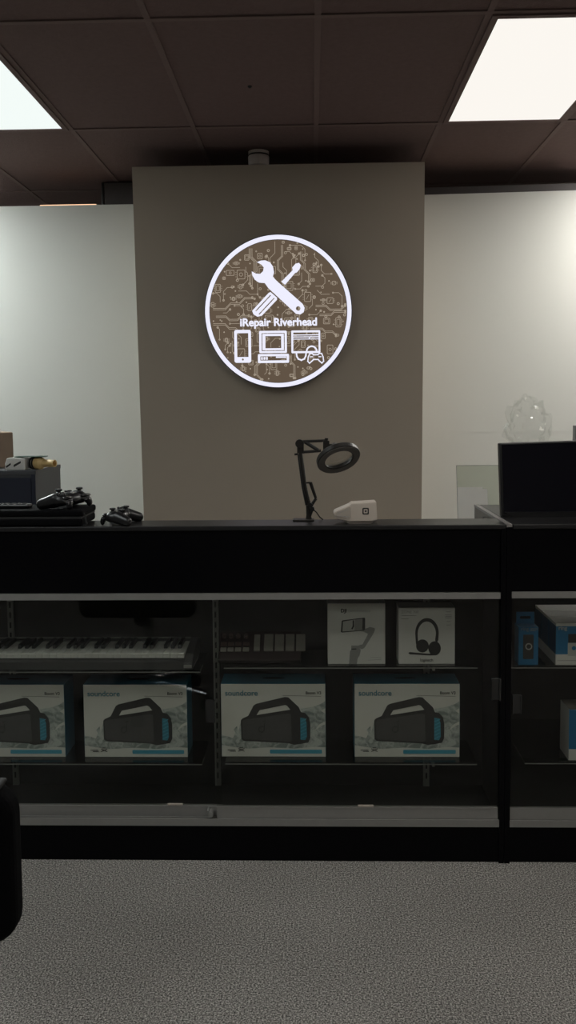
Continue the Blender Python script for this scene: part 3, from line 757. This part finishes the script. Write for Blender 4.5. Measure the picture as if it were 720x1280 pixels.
# ------------------------------------------------------------------ things on the ledge
LZ = 0.973
t = thing('zip_case', 'flat black zip case lying on the left end of the ledge', 'case', (-0.846, 2.398, LZ))
bm = NB(); box(bm, -0.20, 0.195, 0.0, 0.16, 0.0, 0.024); obj('lower_half', bm, 'fabric', t, bevel=0.008, seg=4)
bm = NB(); box(bm, -0.20, 0.197, 0.003, 0.162, 0.026, 0.046); obj('upper_half', bm, 'fabric', t, bevel=0.007, seg=4)
bm = NB(); box(bm, -0.197, 0.193, 0.002, 0.159, 0.022, 0.028); obj('zip', bm, 'rubber', t)
bm = NB(); tube(bm, [(0.195, 0.02, 0.036), (0.201, 0.016, 0.030), (0.204, 0.012, 0.014), (0.208, 0.010, 0.006), (0.204, 0.010, 0.002), (0.197, 0.010, 0.004)], 0.0022, 8); obj('pull_cord', bm, 'rubber', t, smooth=True)

def controller(loc, rz, label, sc_=0.92):
    t = thing('game_controller', label, 'game controller', loc, rz, 'game controllers on the ledge')
    balls = [((0, 0.008, 0.028), (0.058, 0.036, 0.022)), ((0, 0.004, 0.036), (0.045, 0.030, 0.012))]
    for sg in (-1, 1):
        balls += [((sg * 0.045, 0.012, 0.028), (0.028, 0.030, 0.020))]
        for i in range(9):
            u = i / 8.0
            balls.append(((sg * (0.050 + 0.016 * u), -0.003 - 0.042 * u, 0.027 - 0.012 * u), (0.023 - 0.007 * u,) * 2 + (0.023 - 0.006 * u,)))
        balls.append(((sg * 0.045, 0.040, 0.026), (0.020, 0.012, 0.010)))
    bm = organic(balls, 0.0032, 5); 
    for v in bm.verts: v.co *= sc_
    obj('shell', bm, 'plastic', t, smooth=True)
    S4 = Matrix.Scale(sc_, 4)
    for sg, y in ((-1, 0.014), (1, -0.012)):
        x = -0.047 if sg < 0 else 0.022
        bm = NB(); lathe(bm, [(0.013, 0.040), (0.011, 0.047), (0.006, 0.049), (0.0055, 0.053), (0.010, 0.054), (0.011, 0.058), (0.009, 0.060), (0, 0.0585)], 20, S4 @ Matrix.Translation((x, y, 0)))
        obj('thumbstick', bm, 'rubber', t, smooth=True)
    bm = NB(); box(bm, -0.036, -0.012, -0.016, -0.008, 0.044, 0.052, mtx=S4); box(bm, -0.028, -0.020, -0.024, 0.0, 0.044, 0.0515, mtx=S4); obj('direction_pad', bm, 'gloss', t, bevel=0.001)
    for dx, dy in ((0, 0.011), (0, -0.011), (0.011, 0), (-0.011, 0)):
        bm = NB(); lathe(bm, [(0.005, 0.042), (0.005, 0.0515), (0.003, 0.053), (0, 0.0534)], 14, S4 @ Matrix.Translation((0.047 + dx, 0.014 + dy, 0))); obj('button', bm, 'gloss', t, smooth=True)
    for sg in (-1, 1):
        bm = organic([((sg * 0.046, 0.046, 0.022), (0.017, 0.010, 0.010)), ((sg * 0.050, 0.050, 0.013), (0.012, 0.008, 0.013))], 0.0025, 3)
        for v in bm.verts: v.co *= sc_
        obj('trigger', bm, 'gloss', t, smooth=True)
        bm = organic([((sg * 0.045, 0.040, 0.036), (0.024, 0.010, 0.006))], 0.0025, 3)
        for v in bm.verts: v.co *= sc_
        obj('bumper', bm, 'gloss', t, smooth=True)
    bm = NB(); lathe(bm, [(0.008, 0.046), (0.007, 0.050), (0, 0.0505)], 16, S4 @ Matrix.Translation((0, 0.022, 0))); obj('home_button', bm, 'alu', t)
    return t
controller((-0.715, 2.480, LZ + 0.0455), math.radians(-112), 'black game controller lying on top of the zip case')
controller((-0.553, 2.462, LZ), math.radians(84), 'black game controller lying directly on the ledge beside the zip case', 0.82)
t = thing('remote_control', 'small black handset lying on the zip case, at the left picture edge', 'remote control', (-0.875, 2.47, LZ + 0.046))
bm = NB(); box(bm, -0.075, 0.058, -0.018, 0.018, 0.0, 0.012); obj('body', bm, 'plastic', t, bevel=0.005, seg=4)
bm = NB()
for i in range(6):
    for j in (-1, 0, 1): box(bm, -0.055 + i * 0.018, -0.045 + i * 0.018, j * 0.010 - 0.003, j * 0.010 + 0.003, 0.0118, 0.0135)
obj('keypad', bm, 'rubber', t)

# card reader
t = thing('card_reader', 'white wedge-shaped card reader with a black square emblem', 'card reader', (0.1185, 2.425, LZ))
s = 0.000504
q = lambda l: [((x - 345) * s + 0.0592 - 0.1185, (562 - y) * s) for x, y in l]
bm = NB(); prism(bm, q([(345, 502), (352, 492), (432, 458), (446, 447), (583, 439), (588, 541), (560, 550), (430, 550), (352, 530), (346, 515)]), 0.0, 0.062)
obj('body', bm, 'whiteplastic', t, bevel=0.003, seg=3)
bm = NB(); prism(bm, q([(400, 549), (575, 549), (555, 562), (430, 562)]), 0.006, 0.056); obj('foot', bm, 'offwhite', t)
bm = plate([q([(352, 504), (362, 495), (430, 466), (440, 470), (441, 528), (430, 533), (358, 519)])], 0.002, facing(0, -0.0008, 0)); obj('slot_cover', bm, 'offwhite', t, bevel=0.0006)
bm = NB(); stroke(bm, q([(365, 502), (425, 482)]), 0.0012, 0.0006, facing(0, -0.0018, 0)); stroke(bm, q([(365, 515), (430, 522)]), 0.0012, 0.0006, facing(0, -0.0018, 0)); obj('card_slot', bm, 'inkgrey', t)
bm = plate([q(rrect(505, 472, 541, 510, 6)), q(rrect(512, 479, 534, 503, 3)), q(rrect(518, 486, 528, 496, 2))], 0.0006, facing(0, -0.0003, 0)); obj('square_emblem', bm, 'ink', t)

# magnifier lamp
t = thing('magnifier_lamp', 'black swing-arm magnifier lamp with a round ring head', 'desk lamp', (-0.012, 2.50, LZ))
def Lp(zx, zy, y=0.0):   # close-up drawing of the lamp -> metres around its base
    return Vector(((zx - 172) * 0.0003215 - 0.004, y, (829 - zy) * 0.0003215))
bm = NB(); box(bm, -0.046, 0.016, -0.022, 0.022, 0.0, 0.005); obj('base_plate', bm, 'bronze', t, bevel=0.002)
bm = NB(); tube(bm, [Lp(180, 826), Lp(182, 780), Lp(180, 690)], [0.0085, 0.0065, 0.0065], 12); tube(bm, [Lp(205, 826), Lp(196, 790), Lp(215, 735)], 0.004, 8); obj('post', bm, 'bronze', t)
for y in (-0.007, 0.007):
    bm = NB(); tube(bm, [Lp(192, 690, y), Lp(150, 520, y), Lp(105, 150, y)], 0.0052, 8); obj('lower_arm', bm, 'bronze', t)
bm = NB(); tube(bm, [Lp(178, 685), Lp(146, 520), Lp(110, 225)], 0.0080, 10); obj('spring', bm, 'plastic', t)
bm = NB(); tube(bm, [Lp(135, 486), Lp(205, 484)], 0.0025, 8); tube(bm, [Lp(203, 482), Lp(250, 625)], [0.0052, 0.0042], 10); tube(bm, [Lp(252, 625), Lp(210, 690), Lp(225, 715)], 0.0048, 8); obj('tension_strut', bm, 'bronze', t)
for zx, zy in ((200, 685), (215, 720)):
    bm = NB(); tube(bm, [Lp(zx, zy, -0.014), Lp(zx, zy, 0.014)], 0.007, 12); obj('pivot_knob', bm, 'plastic', t)
bm = NB(); tube(bm, [Lp(108, 130, -0.013), Lp(108, 130, 0.013)], 0.0125, 16); box(bm, Lp(85, 0).x, Lp(145, 0).x, -0.008, 0.008, Lp(0, 215).z, Lp(0, 105).z); tube(bm, [Lp(60, 228), Lp(92, 225)], 0.003, 8); obj('elbow_joint', bm, 'bronze', t)
bm = NB(); tube(bm, [Lp(120, 112), Lp(335, 106)], 0.0042, 8); tube(bm, [Lp(130, 208), Lp(300, 196)], 0.0042, 8); obj('upper_arm', bm, 'bronze', t)
bm = NB(); tube(bm, [Lp(155, 115), Lp(275, 192)], 0.0052, 8); obj('arm_spring', bm, 'rubber', t)
bm = NB(); box(bm, Lp(318, 0).x, Lp(375, 0).x, -0.009, 0.009, Lp(0, 195).z, Lp(0, 105).z); tube(bm, [Lp(348, 115), Lp(350, 82)], [0.004, 0.0055], 10); tube(bm, [Lp(350, 150), Lp(400, 150, -0.004)], 0.005, 8); obj('head_joint', bm, 'bronze', t, bevel=0.001)
hc = Lp(452, 258, -0.035)
nrm = Vector((0.26, -0.60, -0.755)).normalized()
qr = Vector((0, 0, -1)).rotation_difference(nrm).to_matrix().to_4x4()
MH = Matrix.Translation(hc) @ qr
bm = NB(); lathe(bm, [(0.0405, -0.005), (0.042, -0.007), (0.061, -0.007), (0.0635, -0.005), (0.0635, 0.007), (0.060, 0.010), (0.046, 0.009), (0.0435, 0.005)], 48, MH, closed=True); hd = obj('ring_head', bm, 'bronze', t, smooth=False)
bm = NB(); lathe(bm, [(0.0435, -0.0068), (0.0435, -0.0082), (0.0612, -0.0082), (0.0612, -0.0068)], 48, MH, closed=True); obj('light_diffuser', bm, 'diff', hd)
bm = NB(); lathe(bm, [(0, -0.005), (0.042, -0.003), (0.042, -0.001), (0, 0.001)], 40, MH); obj('lens', bm, 'lens', hd, smooth=True)
bm = NB(); tube(bm, [hc + qr @ Vector((-0.05, 0.02, 0.012)), Lp(370, 160)], 0.006, 8); obj('head_bracket', bm, 'bronze', hd)
bm = NB(); tube(bm, [Lp(405, 138, -0.01), Lp(430, 128, -0.02)], 0.004, 8); obj('switch', bm, 'alu', hd)
bm = NB(); tube(bm, [Lp(232, 735, 0.002), Lp(255, 755, 0.004), Lp(285, 800, 0.008), Lp(315, 832 - 6, 0.012)], 0.0018, 6); obj('power_cord', bm, 'rubber', t)

# ------------------------------------------------------------------ monitor on the right counter
t = thing('monitor', 'black monitor standing on the right counter, screen switched off', 'monitor', (0.80, 2.55, 0.9725))
TM = Matrix.Rotation(math.radians(-1.4), 4, 'Y') @ Matrix.Rotation(math.radians(-4), 4, 'X')
bm = NB(); box(bm, -0.243, 0.243, 0.0, 0.026, 0.008, 0.226, mtx=TM); obj('casing', bm, 'plastic', t, bevel=0.003)
bm = NB(); box(bm, -0.236, 0.236, -0.0012, 0.0, 0.016, 0.2195, mtx=TM); obj('screen', bm, 'screen', t)
bm = NB(); prism(bm, [(0.02, 0.0), (0.13, 0.0), (0.13, 0.012), (0.055, 0.12), (0.03, 0.12)], -0.06, 0.06, 'x'); obj('stand', bm, 'plastic', t, bevel=0.003)
bm = NB(); prism(bm, [(-0.236, 0.016), (-0.205, 0.0), (0.205, 0.0), (0.236, 0.016)], -0.004, 0.03); obj('lower_lip', bm, 'plastic', t)

# ------------------------------------------------------------------ back desk and what stands on it
t = thing('back_desk', 'pale desk behind the counters, hidden below the ledge', 'desk', (0.95, 3.38, 0))
obj('desk_top', bx(-0.45, 0.55, -0.28, 0.28, 0.715, 0.74), 'whitebox', t, bevel=0.002)
for x in (-0.42, 0.50):
    for y in (-0.25, 0.25): obj('leg', bx(x - 0.02, x + 0.02, y - 0.02, y + 0.02, 0, 0.715), 'alu', t)
t = thing('white_board', 'small white board leaning on the lower left corner of the glass sheet', 'board', (0.622, 3.294, 0.74))
bm = NB(); prism(bm, [(-0.062, 0), (0.052, 0), (0.052, 0.245), (0.034, 0.2455), (0.034, 0.252), (-0.062, 0.252)], 0, 0.004)
bmesh.ops.transform(bm, matrix=Matrix.Rotation(math.radians(-11), 4, 'X'), verts=bm.verts); obj('panel', bm, 'white', t)
t = thing('glass_sheet', 'greenish glass sheet leaning behind the monitor', 'glass sheet', (0.71, 3.30, 0.74))
MG = Matrix.Rotation(math.radians(-11), 4, 'X')
bm = NB(); box(bm, -0.150, 0.150, 0, 0.004, 0, 0.335, mtx=MG); o = obj('pane', bm, 'sheet', t)
bm = NB(); box(bm, -0.150, 0.150, -0.0004, 0.0044, 0.335, 0.3365, mtx=MG); box(bm, -0.1515, -0.150, -0.0004, 0.0044, 0, 0.3365, mtx=MG); obj('polished_edge', bm, 'inkgrey', t)
t = thing('printer', 'dark desktop printer behind the monitor, its grey tray just showing above', 'printer', (1.05, 3.50, 0.74))
obj('body', bx(-0.25, 0.30, -0.12, 0.15, 0, 0.36), 'plastic', t, bevel=0.01)
obj('paper_tray', bx(0.03, 0.28, 0.09, 0.12, 0.36, 0.475), 'inkgrey', t, bevel=0.003)
t = thing('plastic_bag', 'crumpled clear plastic bag above the monitor, in front of the wall', 'plastic bag', (0.852, 3.44, 1.10))
bm = NB(); bmesh.ops.create_icosphere(bm, subdivisions=4, radius=1)
for v in bm.verts:
    p = v.co.copy()
    n = noise.noise(p * 2.3) * 0.55 + noise.noise(p * 5.0) * 0.30 + noise.noise(p * 9.0) * 0.10
    ck = abs(noise.noise(p * 3.1 + Vector((5, 2, 1))))
    p *= 1 + 0.45 * n - 0.35 * ck
    z = p.z
    v.co = Vector((p.x * 0.092, p.y * 0.06, 0.118 + z * 0.118))
    if v.co.z < 0: v.co.z = 0
obj('film', bm, 'bag', t)

# ------------------------------------------------------------------ left background
t = thing('filing_cabinet', 'dark navy steel filing cabinet in front of the white wall at the left edge', 'cabinet', (-1.78, 4.41, 0))
bm = NB(); fs = box(bm, -0.42, 0.4175, -0.205, 0.21, 0, 0.982)
obj('body', bm, 'cabside', t)
obj('top_panel', bx(-0.425, 0.420, -0.212, 0.212, 0.982, 1.003), 'cabside', t, bevel=0.002)
for i in range(3):
    z0 = 0.03 + i * 0.315
    d = obj('drawer', bx(-0.412, 0.395, -0.216, -0.205, z0, z0 + 0.305), 'navy', t, bevel=0.002)
    obj('handle', bx(-0.08, 0.08, -0.226, -0.216, z0 + 0.22, z0 + 0.235), 'aludk', d, bevel=0.002)
obj('face_frame', bx(0.397, 0.4176, -0.2125, -0.205, 0.0, 0.982), 'navy', t)
t = thing('cardboard_box', 'brown cardboard box on the filing cabinet', 'box', (-1.70, 4.46, 1.003), math.radians(28))
obj('carton', bx(-0.17, 0.12, -0.10, 0.13, 0, 0.182), 'kraft', t, bevel=0.006, seg=3)
obj('tape', bx(-0.172, 0.1215, -0.02, 0.03, 0.06, 0.1825), 'offwhite', t)
t = thing('wrapped_packet', 'small white packet with slanted black marks beside the yellow tube', 'packet', (-1.466, 4.255, 1.003))
bm = NB(); prism(bm, [(-0.052, 0), (0.046, 0), (0.046, 0.056), (-0.020, 0.062), (-0.044, 0.058), (-0.054, 0.03)], -0.035, 0.035); obj('wrapper', bm, 'whitebox', t, bevel=0.004, seg=3)
bm = plate([[(-0.048, 0.010), (-0.024, 0.026), (-0.024, 0.036), (-0.048, 0.020)], [(-0.010, 0.014), (0.026, 0.034), (0.026, 0.045), (-0.010, 0.026)]], 0.0008, facing(0, -0.0352, 0)); obj('slanted_marks', bm, 'ink', t)
t = thing('green_card', 'dark green card lying across the white packet and the yellow tube', 'card', (-1.40, 4.26, 1.0655))
bm = NB(); box(bm, -0.075, 0.075, -0.03, 0.03, 0.0, 0.004); obj('sheet', bm, 'green', t)
t = thing('yellow_tube', 'yellow plastic tube with a wide black-ringed end on the filing cabinet', 'tube', (-1.345, 4.255, 1.003), math.radians(-22))
RX = Matrix.Rotation(PI / 2, 4, 'Y')
bm = NB(); lathe(bm, [(0, -0.036), (0.029, -0.036), (0.031, -0.030), (0.031, -0.006), (0.024, 0.006), (0.020, 0.012), (0.0175, 0.070), (0.0185, 0.078), (0.0140, 0.078), (0.0135, 0.030), (0, 0.028)], 28, Matrix.Translation((0, 0, 0.031)) @ RX); obj('tube_body', bm, 'yellow', t, smooth=False)
bm = NB(); lathe(bm, [(0, 0.029), (0.0132, 0.029), (0.0132, 0.0315), (0, 0.0315)], 24, Matrix.Translation((0, 0, 0.031)) @ RX); obj('tube_lining', bm, 'orange', t)
for a, b, r, m in ((-0.044, -0.036, 0.030, 'plastic'), (-0.052, -0.044, 0.027, 'alu'), (-0.060, -0.052, 0.030, 'plastic'), (-0.070, -0.060, 0.027, 'alu')):
    bm = NB(); lathe(bm, [(0, a), (r, a), (r, b), (0, b)], 24, Matrix.Translation((0, 0, 0.031)) @ RX); obj('ring', bm, m, t)

# high things
t = thing('wall_loudspeaker', 'black loudspeaker tucked under the ceiling left of the column', 'loudspeaker', (-1.165, 5.45, 2.695))
obj('cabinet', bx(-0.100, 0.17, -0.07, 0.07, -0.182, -0.012), 'beam', t, bevel=0.004)
obj('baffle', bx(-0.118, -0.100, -0.072, 0.072, -0.184, -0.010), 'plastic', t, bevel=0.004)
bm = NB(); box(bm, -0.04, 0.06, -0.02, 0.02, -0.012, 0.0); obj('bracket', bm, 'plastic', t)
bm = NB(); tube(bm, [(-0.085, -0.073, -0.150), (-0.085, -0.070, -0.150)], 0.006, 10); obj('screw', bm, 'slot', t)
t = thing('strip_lamp', 'thin amber strip light on top of the left wall', 'lamp', (-1.46, 5.27, 2.509))
bm = NB(); tube(bm, [(-0.17, 0, 0.012), (0.17, 0, 0.012)], 0.009, 10); obj('tube', bm, 'amber', t)
obj('channel', bx(-0.18, 0.18, 0.010, 0.03, 0, 0.02), 'beam', t)
t = thing('smoke_detector', 'round pale smoke detector on the ceiling above the column', 'smoke detector', (-0.281, 4.82, 2.690))
bm = NB(); lathe(bm, [(0, -0.085), (0.040, -0.085), (0.056, -0.075), (0.058, -0.030), (0.056, -0.024), (0.052, -0.022), (0.052, -0.016), (0.056, -0.014), (0.056, 0.0), (0, 0.0)], 32); obj('housing', bm, 'detector', t)
bm = NB(); lathe(bm, [(0.0525, -0.0215), (0.0545, -0.0215), (0.0545, -0.0165), (0.0525, -0.0165)], 32, None, closed=True); obj('vent_ring', bm, 'slot', t)
t = thing('ceiling_hook', 'tiny dark screw hook in the ceiling tile above the sign', 'hook', (-0.26, 3.86, 2.695))
bm = NB(); lathe(bm, [(0, -0.010), (0.006, -0.008), (0.010, -0.002), (0.010, 0), (0, 0)], 14); obj('screw_head', bm, 'slot', t)

# ------------------------------------------------------------------ office chair, mostly outside the picture on the left
t = thing('office_chair', 'black office chair at the lower left picture edge, its back to the counter', 'chair', (-0.725, 1.12, 0))
bm = NB(); prism(bm, rrect(-0.243, 0.442, 0.243, 0.700, 0.045, 6), 0.20, 0.245); obj('backrest', bm, 'fabric', t, bevel=0.012, seg=3)
bm = NB(); box(bm, -0.14, 0.222, 0.205, 0.240, 0.698, 0.706); obj('top_trim', bm, 'rubber', t, bevel=0.003)
bm = NB(); prism(bm, rrect(-0.23, -0.24, 0.19, 0.17, 0.06, 5), 0.43, 0.49, 'z'); obj('seat', bm, 'fabric', t, bevel=0.015, seg=3)
bm = NB(); tube(bm, [(0, 0.0, 0.42), (0, 0.16, 0.40), (0, 0.24, 0.43), (0, 0.25, 0.55)], 0.016, 10); obj('back_bracket', bm, 'plastic', t)
bm = NB(); tube(bm, [(0, 0, 0.08), (0, 0, 0.43)], [0.028, 0.02], 16); obj('gas_column', bm, 'chrome', t)
for i in range(5):
    a = 2 * PI * i / 5 + PI / 2; c_, s_ = math.cos(a), math.sin(a)
    bm = NB(); tube(bm, [(0, 0, 0.10), (c_ * 0.15, s_ * 0.15, 0.092), (c_ * 0.28, s_ * 0.28, 0.070)], [0.028, 0.02, 0.015], 10); lg = obj('base_leg', bm, 'chrome', t)
    bm = NB(); tube(bm, [(c_ * 0.28 - s_ * 0.02, s_ * 0.28 + c_ * 0.02, 0.028), (c_ * 0.28 + s_ * 0.02, s_ * 0.28 - c_ * 0.02, 0.028)], 0.028, 16); tube(bm, [(c_ * 0.28, s_ * 0.28, 0.028), (c_ * 0.28, s_ * 0.28, 0.075)], 0.008, 8); obj('caster', bm, 'rubber', lg)
